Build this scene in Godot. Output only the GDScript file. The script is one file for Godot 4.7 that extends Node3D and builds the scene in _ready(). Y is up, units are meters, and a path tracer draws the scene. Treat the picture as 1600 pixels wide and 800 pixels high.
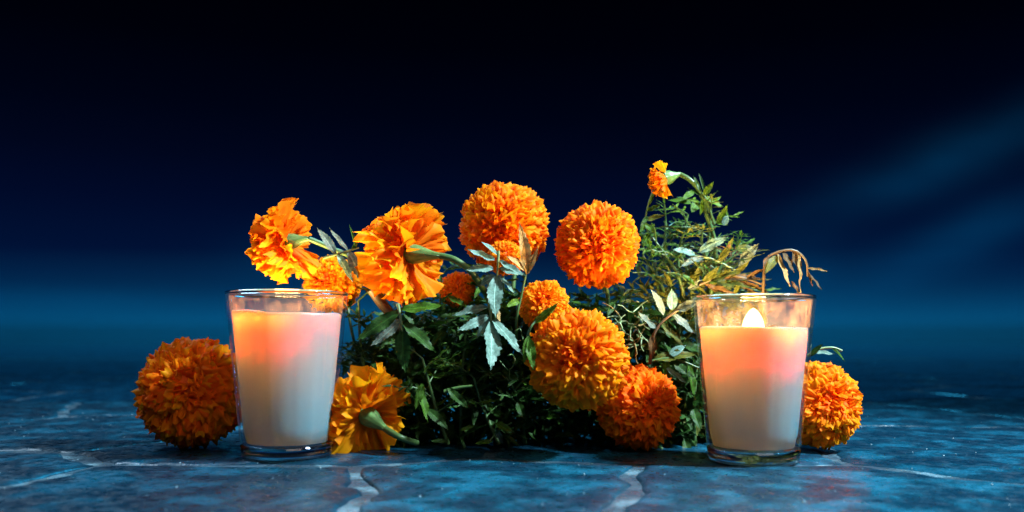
extends Node3D
# Marigolds and two glass candles on a blue flagstone floor at night.

const EYE := 0.0805          # height of the lens above the stones
const LENS := 1371.0         # focal length in photograph pixels
const BACK := 0.60           # the camera stands this far from the origin

var rng := RandomNumberGenerator.new()
var used := {}
var mats := {}
var petals := []             # small ruffled petals of the pompons
var fans := []               # broad petals of the open flowers
var leaflets := []           # serrated leaflet shapes
var orange := []
var hill := FastNoiseLite.new()
var fine := FastNoiseLite.new()


# a point of the place: photograph column and row, and the distance in front of the lens
func at(x: float, y: float, d: float) -> Vector3:
	return Vector3((x - 800.0) / LENS * d, EYE - (y - 525.0) / LENS * d, BACK - d)


func numbered(called: String) -> String:
	var n: int = used.get(called, 0)
	used[called] = n + 1
	return called if n == 0 else "%s_%03d" % [called, n]


func thing(called: String, label: String, category: String, where: Vector3, group := "") -> Node3D:
	var o := Node3D.new()
	o.name = numbered(called)
	add_child(o)
	o.position = where
	o.set_meta("label", label)
	o.set_meta("category", category)
	if group:
		o.set_meta("group", group)
	return o


func part(called: String, m: Mesh, mat: Material, parent: Node3D, t := Transform3D()) -> MeshInstance3D:
	var o := MeshInstance3D.new()
	o.name = called
	o.mesh = m
	o.material_override = mat
	o.transform = t
	parent.add_child(o, true)
	return o


# ---------------------------------------------------------------- meshes

# a rectangular net of points; fn(u, v) with u, v in 0..1 gives the place, tint(u, v) the colour
func net(nu: int, nv: int, fn: Callable, tint = null, wrap := false) -> ArrayMesh:
	var st := SurfaceTool.new()
	st.begin(Mesh.PRIMITIVE_TRIANGLES)
	var cols := nu if wrap else nu + 1
	for j in nv + 1:
		for i in cols:
			var u := float(i) / nu
			var v := float(j) / nv
			st.set_uv(Vector2(u, v))
			if tint != null:
				st.set_color(tint.call(u, v))
			st.add_vertex(fn.call(u, v))
	for j in nv:
		for i in nu:
			var a := j * cols + i
			var b := j * cols + (i + 1) % cols if wrap else a + 1
			var c := a + cols
			var d := b + cols
			for k in [a, c, b, b, c, d]:
				st.add_index(k)
	st.generate_normals()
	return st.commit()


# a closed or open surface of revolution; bend(angle, k) scales the radius
func lathe(profile: Array, seg: int, closed := true, bend = null) -> ArrayMesh:
	var st := SurfaceTool.new()
	st.begin(Mesh.PRIMITIVE_TRIANGLES)
	var n := profile.size()
	for j in n:
		for i in seg + 1:
			var ang := TAU * i / seg
			var r: float = profile[j].x
			if bend != null:
				r *= bend.call(ang, j)
			st.set_uv(Vector2(float(i) / seg, float(j) / (n - 1)))
			st.add_vertex(Vector3(cos(ang) * r, profile[j].y, sin(ang) * r))
	for j in n - 1:
		for i in seg:
			var a := j * (seg + 1) + i
			var c := a + seg + 1
			for k in [a, a + 1, c, a + 1, c + 1, c]:
				st.add_index(k)
	st.generate_normals()
	# weld the normals of the seam
	var arr := st.commit_to_arrays()
	var nor: PackedVector3Array = arr[Mesh.ARRAY_NORMAL]
	for j in n:
		var s := (nor[j * (seg + 1)] + nor[j * (seg + 1) + seg]).normalized()
		nor[j * (seg + 1)] = s
		nor[j * (seg + 1) + seg] = s
	arr[Mesh.ARRAY_NORMAL] = nor
	var m := ArrayMesh.new()
	m.add_surface_from_arrays(Mesh.PRIMITIVE_TRIANGLES, arr)
	return m


func smooth_path(pts: Array, steps: int) -> Array:
	var out := []
	var n := pts.size()
	for k in steps + 1:
		var f := float(k) / steps * (n - 1)
		var i := mini(int(f), n - 2)
		var t := f - i
		var p0: Vector3 = pts[maxi(i - 1, 0)]
		var p1: Vector3 = pts[i]
		var p2: Vector3 = pts[i + 1]
		var p3: Vector3 = pts[mini(i + 2, n - 1)]
		out.append(p1.cubic_interpolate(p2, p0, p3, t))
	return out


func tube(pts: Array, r0: float, r1: float, steps := 14, seg := 8, ridge := 0.0) -> ArrayMesh:
	var path := smooth_path(pts, steps)
	var frames := []
	var side := Vector3.RIGHT
	for k in path.size():
		var a: Vector3 = path[maxi(k - 1, 0)]
		var b: Vector3 = path[mini(k + 1, path.size() - 1)]
		var d := (b - a).normalized()
		side = (side - d * side.dot(d))
		if side.length() < 0.05:
			side = d.cross(Vector3.FORWARD)
		side = side.normalized()
		frames.append([path[k], side, d.cross(side)])
	return net(seg, steps, func(u, v):
		var f: Array = frames[roundi(v * steps)]
		var ang: float = u * TAU
		var r: float = lerpf(r0, r1, v) * (1.0 + ridge * cos(ang * 5.0))
		return f[0] + (f[1] * cos(ang) + f[2] * sin(ang)) * r, null, true)


func frame(from: Vector3, to: Vector3, normal: Vector3, width: float) -> Transform3D:
	var y := to - from
	var z := (normal - y.normalized() * normal.dot(y.normalized())).normalized()
	if z.length() < 0.5:
		z = y.cross(Vector3.RIGHT).normalized()
	var x := y.normalized().cross(z)
	return Transform3D(Basis(x * width, y, z * y.length()), from)


func make_petals() -> void:
	var deep := Color(0.88, 0.19, 0.003)
	var tip := Color(0.97, 0.41, 0.005)
	for k in 14:
		var w := rng.randf_range(0.75, 1.1)
		var p1 := rng.randf_range(0, TAU)
		var p2 := rng.randf_range(0, TAU)
		var k1 := rng.randf_range(2.6, 5.2)
		var k2 := rng.randf_range(8.0, 12.0)
		var ruf := rng.randf_range(0.09, 0.19)
		var curl := rng.randf_range(-0.10, 0.22)
		var notch := rng.randf_range(5.0, 9.0)
		var fold := deg_to_rad(rng.randf_range(60.0, 140.0))
		petals.append(net(16, 8, func(u, v):
			var s: float = u * 2.0 - 1.0
			var wide: float = w * (0.24 + 0.76 * pow(v, 0.8)) * (1.0 - 0.10 * pow(v, 6.0))
			var long: float = v * (1.0 - 0.15 * s * s + (0.06 * sin(s * notch + p1) + 0.03 * sin(s * 19.0 + p2)) * v * v)
			var start: float = 0.52 + 0.07 * sin(s * 6.0 + p2)
			var past: float = maxf(0.0, long - start)
			var turn: float = fold / 0.48
			var y: float = minf(long, start) + sin(turn * past) / turn
			var z: float = curl * v * v + (1.0 - cos(turn * past)) / turn
			var wave: float = pow(v, 1.6) * (ruf * sin(s * k1 + p1) + 0.30 * ruf * sin(s * k2 + p2))
			y += wave * sin(turn * past) * 0.7
			z += wave * cos(turn * past) + 0.08 * s * s * v
			return Vector3(s * wide * 0.5 * (1.0 - 0.10 * v * absf(sin(s * k1 + p1))), y, z),
			func(_u, v): return deep.lerp(tip, clampf(v * 1.3 - 0.28, 0, 1))))
	for k in 12:
		var w := rng.randf_range(1.0, 1.45)
		var p1 := rng.randf_range(0, TAU)
		var p2 := rng.randf_range(0, TAU)
		var k1 := rng.randf_range(4.0, 8.5)
		var k2 := rng.randf_range(11.0, 16.0)
		var ruf := rng.randf_range(0.11, 0.22)
		var curl := rng.randf_range(-0.15, 0.45)
		var bend := rng.randf_range(-0.12, 0.12)
		var notch := rng.randf_range(5.0, 9.0)
		var flip := rng.randf_range(-1.6, 2.2)
		var shift := rng.randf_range(0, 50.0)
		fans.append(net(22, 11, func(u, v):
			var s: float = u * 2.0 - 1.0
			var wide: float = w * (0.10 + 0.90 * pow(v, 1.05)) * (1.0 - 0.18 * pow(v, 4.0))
			var crease: float = fine.get_noise_2d(s * 9.0 + shift, v * 3.0)
			var y: float = v * (1.0 - 0.13 * s * s + (0.05 * sin(s * notch + p1) + 0.03 * sin(s * 21.0 + p2)) * v * v * v)
			var z: float = -curl * v * v + pow(v, 2.0) * (ruf * sin(s * k1 + p1) + 0.50 * ruf * sin(s * k2 + p2)) + 0.10 * v * crease
			z += 0.10 * s * s * v + flip * pow(maxf(0.0, v - 0.70 - 0.08 * sin(s * 5.0 + p2)), 2.0)
			return Vector3(s * wide * 0.5 + bend * v * v, y, z),
			func(_u, v): return Color(0.84, 0.17, 0.003).lerp(Color(0.94, 0.37, 0.006), clampf(v * 1.2 - 0.05, 0, 1))))


func make_leaflets() -> void:
	for k in 8:
		var curl := rng.randf_range(-0.22, 0.10)
		var fold := rng.randf_range(0.10, 0.30)
		var twist := rng.randf_range(-0.25, 0.25)
		var bow := rng.randf_range(-0.06, 0.06)
		var wav := rng.randf_range(0.0, 0.03)
		leaflets.append(net(6, 18, func(u, v):
			var s: float = u * 2.0 - 1.0
			var wide: float = pow(sin(PI * clampf(pow(v, 0.80), 0.0, 1.0)), 0.85)
			wide = maxf(wide, 0.05)
			var row := roundi(v * 18.0)
			if absf(s) > 0.9 and row % 2 == 1:
				wide *= 0.84                       # teeth along the margin
			var a: float = twist * v
			var x: float = s * wide * 0.5
			var z: float = absf(s) * fold * wide * 0.25
			# width is given in the x scale, length in the y and z scale
			return Vector3(x * cos(a) + bow * sin(v * PI) * 2.0, v - 0.035 * (absf(s) if row % 2 == 1 else 0.0), z + x * sin(a) * 0.25 + curl * v * v + wav * sin(v * 14.0) * absf(s))))


# ---------------------------------------------------------------- materials

func std(color: Color, rough: float) -> StandardMaterial3D:
	var m := StandardMaterial3D.new()
	m.albedo_color = color.linear_to_srgb()
	m.roughness = rough
	m.cull_mode = BaseMaterial3D.CULL_DISABLED
	return m


func noise_texture(freq: float, octaves: int, ramp: Array, seed_: int, size := 512, kind := FastNoiseLite.TYPE_SIMPLEX_SMOOTH, bump := false) -> NoiseTexture2D:
	var n := FastNoiseLite.new()
	n.seed = seed_
	n.noise_type = kind
	n.frequency = freq
	n.fractal_octaves = octaves
	n.fractal_gain = 0.55
	var t := NoiseTexture2D.new()
	t.width = size
	t.height = size
	t.seamless = true
	t.noise = n
	if bump:
		t.as_normal_map = true
		t.bump_strength = 6.0
	elif ramp:
		var g := Gradient.new()
		var off := PackedFloat32Array()
		var col := PackedColorArray()
		for r in ramp:
			off.append(r[0])
			var c: Color = r[1]
			col.append(c)
		g.offsets = off
		g.colors = col
		t.color_ramp = g
	return t


# veins of a leaflet: a pale midrib and slanting side veins, u across, v along
func vein_image() -> Array:
	var w := 96
	var h := 256
	var tone := Image.create(w, h, false, Image.FORMAT_RGB8)
	var relief := Image.create(w, h, false, Image.FORMAT_L8)
	var mottle := FastNoiseLite.new()
	mottle.seed = 5
	mottle.frequency = 0.035
	mottle.fractal_octaves = 3
	for y in h:
		for x in w:
			var s := absf(float(x) / (w - 1) * 2.0 - 1.0)
			var v := float(y) / h
			var mid := exp(-pow(s / 0.07, 2.0))
			var p := fposmod(v * 15.0 - s * 2.2, 1.0)
			var side := exp(-pow((p - 0.5) / 0.10, 2.0)) * (1.0 - s) * 0.55
			var n := mottle.get_noise_2d(x, y) * 0.5 + 0.5
			var b := clampf(0.55 + 0.35 * n + 0.30 * maxf(mid, side * 0.7), 0, 1)
			tone.set_pixel(x, y, Color(b, b, b * 0.96))
			var r := clampf(0.65 - maxf(mid, side) * 0.6 + 0.1 * n, 0, 1)
			relief.set_pixel(x, y, Color(r, r, r))
	return [ImageTexture.create_from_image(tone), ImageTexture.create_from_image(relief)]


func make_materials() -> void:
	# petals: thin, a little translucent, each material a slightly different orange
	for t in [Color(1.0, 0.90, 1.0), Color(1.0, 1.0, 1.0), Color(1.0, 1.14, 1.0), Color(1.0, 0.76, 0.9), Color(0.95, 1.28, 1.2)]:
		var m := StandardMaterial3D.new()
		m.vertex_color_use_as_albedo = true
		m.albedo_color = Color(minf(t.r, 1.0), minf(t.g, 1.0) * 0.88, minf(t.b, 1.0)) if t.g <= 1.0 else Color(0.97, minf(0.88 * sqrt(t.g), 1.0), 1.0)
		m.roughness = 0.55
		m.metallic_specular = 0.22
		m.cull_mode = BaseMaterial3D.CULL_DISABLED
		m.backlight_enabled = true
		m.backlight = Color(1.0, 1.0, 1.0)
		orange.append(m)
	var veins := vein_image()
	var leafy := {
		"leaf_dark": [Color(0.042, 0.115, 0.022), 0.5], "leaf_green": [Color(0.085, 0.21, 0.020), 0.5],
		"leaf_bright": [Color(0.16, 0.30, 0.022), 0.45], "leaf_olive": [Color(0.16, 0.17, 0.026), 0.5],
		"leaf_pale": [Color(0.27, 0.46, 0.42), 0.45], "leaf_grey": [Color(0.25, 0.31, 0.27), 0.5],
		"leaf_tan": [Color(0.66, 0.42, 0.17), 0.6], "leaf_brown": [Color(0.20, 0.11, 0.045), 0.6],
	}
	for k in leafy:
		var m := std(leafy[k][0], leafy[k][1])
		m.albedo_texture = veins[0]
		m.heightmap_enabled = true
		m.heightmap_texture = veins[1]
		m.heightmap_scale = 0.03
		m.metallic_specular = 0.28
		m.backlight_enabled = true
		m.backlight = Color(0.7, 0.7, 0.7)
		mats[k] = m
	var grain := noise_texture(0.02, 3, [[0.0, Color(0.72, 0.72, 0.66)], [1.0, Color(1, 1, 1)]], 9, 256)
	for k in {"stem_green": 0, "stem_pale": 0, "stem_brown": 0, "calyx": 0}:
		var c: Color = {"stem_green": Color(0.075, 0.16, 0.045), "stem_pale": Color(0.26, 0.36, 0.16), "stem_brown": Color(0.12, 0.075, 0.04), "calyx": Color(0.13, 0.27, 0.085)}[k]
		var m := std(c, 0.42)
		m.albedo_texture = grain
		m.uv1_scale = Vector3(3, 1, 1)
		m.subsurf_scatter_enabled = k == "calyx"
		m.subsurf_scatter_strength = 0.08
		mats[k] = m
	# stone
	var mott := noise_texture(0.0045, 7, [[0.0, Color(0.42, 0.44, 0.50)], [0.42, Color(0.58, 0.60, 0.63)], [0.56, Color(0.70, 0.73, 0.74)], [0.66, Color(0.86, 0.91, 0.91)], [0.80, Color(1, 1, 1)]], 21, 1024)
	var specks := noise_texture(0.09, 3, [[0.0, Color(0.55, 0.55, 0.55)], [0.30, Color(0.74, 0.74, 0.74)], [0.66, Color(0.82, 0.82, 0.82)], [0.74, Color(1, 1, 1)]], 4, 1024)
	var rough := noise_texture(0.02, 4, [[0.0, Color(0.14, 0.14, 0.14)], [0.5, Color(0.38, 0.38, 0.38)], [1.0, Color(0.75, 0.75, 0.75)]], 33, 1024)
	var relief := noise_texture(0.0055, 8, [], 17, 1024)
	for k in ["stone", "stone_light", "stone_dark", "damp_stone", "wet_stone", "mortar"]:
		var c: Color = {"stone": Color(0.006, 0.098, 0.178), "stone_light": Color(0.009, 0.122, 0.212), "stone_dark": Color(0.005, 0.080, 0.15), "wet_stone": Color(0.006, 0.095, 0.19), "damp_stone": Color(0.006, 0.105, 0.21), "mortar": Color(0.17, 0.28, 0.36)}[k]
		var m := std(c, 0.9)
		m.albedo_texture = mott
		m.detail_enabled = true
		m.detail_albedo = specks
		m.detail_blend_mode = BaseMaterial3D.BLEND_MODE_MUL
		m.roughness_texture = rough
		m.roughness_texture_channel = BaseMaterial3D.TEXTURE_CHANNEL_RED
		m.heightmap_enabled = true
		m.heightmap_texture = relief
		m.heightmap_scale = {"wet_stone": 0.05, "damp_stone": 0.09}.get(k, 0.20)
		m.roughness = {"wet_stone": 0.5, "damp_stone": 0.62}.get(k, 0.9)
		m.metallic_specular = 0.34
		m.uv1_triplanar = true
		m.uv1_world_triplanar = true
		m.uv1_scale = Vector3(4.6, 4.6, 4.6)
		mats[k] = m
	# candle glass, wax, wick, flame
	var pane := StandardMaterial3D.new()
	pane.transparency = BaseMaterial3D.TRANSPARENCY_ALPHA
	pane.albedo_color = Color(0.9, 0.95, 1.0, 0.0)
	pane.roughness = 0.03
	pane.cull_mode = BaseMaterial3D.CULL_DISABLED
	mats["pane"] = pane
	var solid := StandardMaterial3D.new()
	solid.refraction_enabled = true
	solid.refraction_scale = 0.05
	solid.albedo_color = Color(0.95, 0.98, 1.0, 0.0)
	solid.roughness = 0.0
	mats["solid_glass"] = solid
	var film := StandardMaterial3D.new()
	film.transparency = BaseMaterial3D.TRANSPARENCY_ALPHA
	film.albedo_color = Color(0.86, 0.66, 0.58, 0.85)
	film.albedo_texture = film_image()
	film.roughness = 0.6
	film.cull_mode = BaseMaterial3D.CULL_DISABLED
	film.backlight_enabled = true
	film.backlight = Color(0.9, 0.9, 0.9)
	mats["film"] = film
	var wax := std(Color(0.085, 0.21, 0.27), 0.34)  # white wax coloured teal: the blue light on it is put into the colour
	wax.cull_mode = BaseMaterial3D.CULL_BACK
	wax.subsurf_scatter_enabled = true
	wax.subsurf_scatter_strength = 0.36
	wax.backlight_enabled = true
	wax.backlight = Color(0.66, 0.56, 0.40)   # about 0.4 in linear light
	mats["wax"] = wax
	mats["pool"] = pane
	mats["wick"] = std(Color(0.02, 0.015, 0.01), 0.9)
	var flame := std(Color(1.0, 0.75, 0.35), 1.0)
	flame.emission_enabled = true
	flame.emission = Color(1.0, 0.80, 0.42)
	flame.emission_energy_multiplier = 14.0
	mats["flame"] = flame


# old wax smeared in upright streaks on the inside of the glass; alpha is its thickness
func film_image() -> ImageTexture:
	var w := 512
	var h := 128
	var im := Image.create(w, h, false, Image.FORMAT_RGBA8)
	var a := FastNoiseLite.new()
	a.seed = 8
	a.frequency = 0.03
	a.fractal_octaves = 4
	for y in h:
		for x in w:
			var ang := TAU * x / w
			var v := float(y) / h
			var n := a.get_noise_3d(cos(ang) * 160.0, v * 22.0, sin(ang) * 160.0) * 0.5 + 0.5
			var big := a.get_noise_3d(cos(ang) * 40.0 + 300.0, v * 30.0, sin(ang) * 40.0) * 0.5 + 0.5
			var t := clampf(0.010 + 0.20 * (n - 0.47) + 0.22 * (big - 0.47) + 0.03 * v, 0.004, 0.16)
			im.set_pixel(x, y, Color(1, 1, 1, t))
	return ImageTexture.create_from_image(im)


# ---------------------------------------------------------------- flowers

func turned(axis: Vector3) -> Basis:
	var y := axis.normalized()
	var x := y.cross(Vector3.UP if absf(y.y) < 0.9 else Vector3.RIGHT).normalized()
	return Basis(x, y, x.cross(y))


# a full double marigold: petals stand all over a ball, their ruffled tips outward
func pompon(label: String, c: Vector3, r: float, axis: Vector3, count: int, shade: Array, stem_pts: Array, squash := 0.92) -> Node3D:
	var root := thing("marigold_flower", label, "flower", c, "orange marigold flowers")
	var b := turned(axis)
	var limit := cos(deg_to_rad(138.0))
	for i in count:
		var ct := 1.0 - (i + 0.5) / count * (1.0 - limit)
		var st := sqrt(maxf(0.0, 1.0 - ct * ct))
		var phi := i * 2.399963 + rng.randf_range(-0.15, 0.15)
		var radial := (b.x * cos(phi) * st + b.y * ct + b.z * sin(phi) * st)
		var away := (radial * ct - b.y)            # along the meridian, away from the middle
		away = away.normalized() if away.length() > 0.01 else b.x
		var lean := lerpf(0.0, 0.16, clampf(acos(clampf(ct, -1, 1)) / 1.6, 0, 1)) + rng.randf_range(-0.18, 0.18)
		var y := (radial + away * lean).normalized()
		var x := radial.cross(away).normalized().rotated(y, rng.randf_range(-0.8, 0.8))
		x = (x - y * x.dot(y)).normalized()
		var z := x.cross(y)
		if z.dot(radial) * 0.0 + z.dot(away) < 0.0:
			x = -x
			z = -z
		var near := smoothstep(0.0, 0.55, acos(clampf(ct, -1, 1)))
		var length := r * lerpf(0.36, 0.46, near) * rng.randf_range(0.88, 1.14)
		var wide := r * lerpf(0.32, 0.50, near) * rng.randf_range(0.85, 1.2)
		var dimple := lerpf(0.84, 1.0, near)
		var lump := 1.0 + 0.05 * hill.get_noise_3dv((c + radial * r) * 60.0)
		var flat := radial - b.y * radial.dot(b.y) * (1.0 - squash)
		var from := flat * r * dimple * lump - y * length
		var t := Transform3D(Basis(x * wide, y * length, z * length), from)
		var tone: Material = orange[shade[rng.randi() % shade.size()]]
		if near < 0.5 and rng.randf() < 0.6:
			tone = orange[3]
		part("petal", petals[rng.randi() % petals.size()], tone, root, t)
	var fill := MultiMesh.new()
	fill.transform_format = MultiMesh.TRANSFORM_3D
	fill.mesh = petals[3]
	fill.instance_count = count
	for i in count:
		var ct := 1.0 - (i + 0.5) / count * (1.0 - limit)
		var sn := sqrt(maxf(0.0, 1.0 - ct * ct))
		var phi := i * 2.399963 + 1.2
		var y := (b.x * cos(phi) * sn + b.y * ct + b.z * sin(phi) * sn).normalized()
		var x := y.cross(b.y).normalized().rotated(y, rng.randf_range(0, TAU))
		var l := r * 0.42
		fill.set_instance_transform(i, Transform3D(Basis(x * l * 0.8, y * l, x.cross(y) * l), y * r * rng.randf_range(0.36, 0.46)))
	var packed := MultiMeshInstance3D.new()
	packed.name = "inner_petals"
	packed.multimesh = fill
	packed.material_override = orange[0]
	packed.set_meta("kind", "stuff")
	root.add_child(packed, true)
	var core := SphereMesh.new()
	core.radius = r * 0.62
	core.height = r * 1.24
	core.radial_segments = 24
	core.rings = 12
	part("flower_core", core, mats["core"], root)
	add_calyx(root, -b.y * r * 1.25, b.y, r * 0.55, r * 0.20)
	if stem_pts.size() > 1:
		var local := []
		local.append(-b.y * r * 1.2)
		for p in stem_pts:
			local.append(p - c)
		part("stem", tube(local, r * 0.05, r * 0.045, 16, 8, 0.06), mats["stem_green"], root)
	return root


# the green cup under a flower head, from its foot upward along dir
func add_calyx(root: Node3D, foot: Vector3, dir: Vector3, length: float, r: float) -> void:
	var prof := [Vector2(0.30, 0.0), Vector2(0.34, 0.10), Vector2(0.46, 0.25), Vector2(0.68, 0.42), Vector2(0.92, 0.60), Vector2(1.0, 0.74), Vector2(0.96, 0.88), Vector2(0.98, 1.0)]
	var pts := []
	for p in prof:
		pts.append(Vector2(p.x * r, p.y * length))
	var m := lathe(pts, 32, false, func(ang, j): return 1.0 + 0.07 * pow(absf(cos(ang * 4.0)), 0.6) - 0.035 + (0.10 * cos(ang * 8.0) if j == 7 else 0.0))
	var cup := part("calyx", m, mats["calyx"], root, Transform3D(turned(dir), foot))
	for k in 8:                                    # pointed teeth round the mouth
		var ang := TAU * k / 8.0
		var out := Vector3(cos(ang), 0, sin(ang))
		var from := out * r * 0.88 + Vector3.UP * length * 0.92
		part("sepal", leaflets[k % leaflets.size()], mats["calyx"], cup, frame(from, from + Vector3.UP * length * 0.34 + out * r * 0.22, out, r * 0.5))


# an open marigold seen from the side or the back: broad ruffled petals burst out of a green cup
func open_flower(label: String, mouth: Vector3, axis: Vector3, size: float, rings: Array, cup: Vector2, shade: Array, stem_pts: Array) -> Node3D:
	var root := thing("marigold_flower", label, "flower", mouth, "orange marigold flowers")
	var b := turned(axis)
	for ring in rings:                             # [how many, angle from the axis, length]
		var n: int = ring[0]
		var off := rng.randf_range(0, TAU)
		for k in n:
			var phi := off + TAU * (k + rng.randf_range(-0.25, 0.25)) / n
			var out := b.x * cos(phi) + b.z * sin(phi)
			var open := deg_to_rad(ring[1] + rng.randf_range(-18, 18))
			var y := b.y * cos(open) + out * sin(open)
			var z := (b.y * sin(open) - out * cos(open)).rotated(y, rng.randf_range(-0.6, 0.6))
			var x := y.cross(z)
			var length: float = size * ring[2] * rng.randf_range(0.80, 1.16)
			var from := out * cup.y * 0.45 - b.y * cup.x * 0.10
			part("petal", fans[rng.randi() % fans.size()], orange[shade[rng.randi() % shade.size()]], root, Transform3D(Basis(x * length * 0.95, y * length, z * length), from))
	add_calyx(root, -b.y * cup.x, b.y, cup.x, cup.y)
	var local := [-b.y * cup.x * 0.98]
	for p in stem_pts:
		local.append(p - mouth)
	part("stem", tube(local, cup.y * 0.34, cup.y * 0.30, 18, 10, 0.06), mats["stem_green"], root)
	return root


# ---------------------------------------------------------------- leaves

# a sprig whose leaflets are given one by one: [from x, from y, to x, to y, width, material, depth change at the tip]
func sprig(label: String, d: float, stem: Array, list: Array, stem_mat := "stem_green", thick := 2.6, group := "marigold leaf sprigs") -> Node3D:
	var o: Vector3 = at(stem[0][0], stem[0][1], d)
	var root := thing("marigold_sprig", label, "sprig", o, group)
	var pts := []
	for s in stem:
		pts.append(at(s[0], s[1], d + (s[2] if s.size() > 2 else 0.0)) - o)
	var px := d / LENS
	part("stem", tube(pts, thick * px, thick * 0.6 * px, 14, 7), mats[stem_mat], root)
	for l in list:
		var deep: float = l[6] if l.size() > 6 else rng.randf_range(-0.012, 0.004)
		var from := at(l[0], l[1], d) - o
		var to := at(l[2], l[3], d + deep) - o
		var nrm := Vector3(rng.randf_range(-0.1, 0.75), 0.55, 0.75)
		part("leaflet", leaflets[rng.randi() % leaflets.size()], mats[l[5]], root, frame(from, to, nrm, l[4] * 1.22 * px))
	return root


# a pinnate leaf as one part with its leaflets below it
func add_leaf(root: Node3D, foot: Vector3, dir: Vector3, nrm: Vector3, length: float, pairs: int, leaf_mat: String, slim: float) -> void:
	var side := dir.cross(nrm).normalized()
	var tip := foot + dir * length - Vector3.UP * length * 0.25
	var mid := foot + dir * length * 0.5
	var path := smooth_path([foot, mid, tip], pairs + 1)
	var rachis := part("leaf", tube([foot, mid, tip], 0.0007, 0.0004, 7, 5), mats["stem_green"], root)
	for k in range(1, pairs + 1):
		var p: Vector3 = path[k]
		var big := length * lerpf(0.42, 0.30, float(k) / pairs) * rng.randf_range(0.8, 1.15)
		for s in [-1.0, 1.0]:
			if rng.randf() < 0.08:
				continue
			var to: Vector3 = p + (side * s * 0.85 + dir * 0.55 + nrm * rng.randf_range(-0.35, 0.25)).normalized() * big
			part("leaflet", leaflets[rng.randi() % leaflets.size()], mats[leaf_mat], rachis, frame(p, to, nrm + side * rng.randf_range(-0.6, 0.6), big * slim))
	part("leaflet", leaflets[rng.randi() % leaflets.size()], mats[leaf_mat], rachis, frame(tip, tip + (dir - Vector3.UP * 0.3).normalized() * length * 0.4, nrm, length * 0.4 * slim))


# a whole leafy stalk, standing along y
func leafy_stalk(label: String, foot: Vector3, tip: Vector3, leaves: int, leaf_len: float, leaf_mats: Array, slim := 0.24, group := "leafy stalks") -> Node3D:
	var root := thing("marigold_stalk", label, "leafy stalk", foot, group)
	var v := tip - foot
	var bow := v * 0.5 + Vector3(rng.randf_range(-1, 1), rng.randf_range(-0.2, 0.5), rng.randf_range(-1, 1)) * v.length() * 0.10
	var path := [Vector3.ZERO, bow, v]
	part("stem", tube(path, 0.0016, 0.0008, 10, 7), mats["stem_green"], root)
	var fine_path := smooth_path(path, 20)
	for k in leaves:
		var p: Vector3 = fine_path[clampi(int(20.0 * (0.25 + 0.75 * (k + 1) / leaves)), 0, 20)]
		var ang := k * 2.4 + rng.randf_range(-0.5, 0.5)
		var dir := (Vector3(cos(ang), rng.randf_range(0.0, 0.6), sin(ang)) + v.normalized() * 0.35).normalized()
		var nrm := (Vector3.UP + Vector3(0, 0, 0.6) - dir * 0.5).normalized()
		add_leaf(root, p, dir, nrm, leaf_len * rng.randf_range(0.75, 1.2), 3 + rng.randi() % 2, leaf_mats[rng.randi() % leaf_mats.size()], slim)
	return root


# ---------------------------------------------------------------- candles

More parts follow.
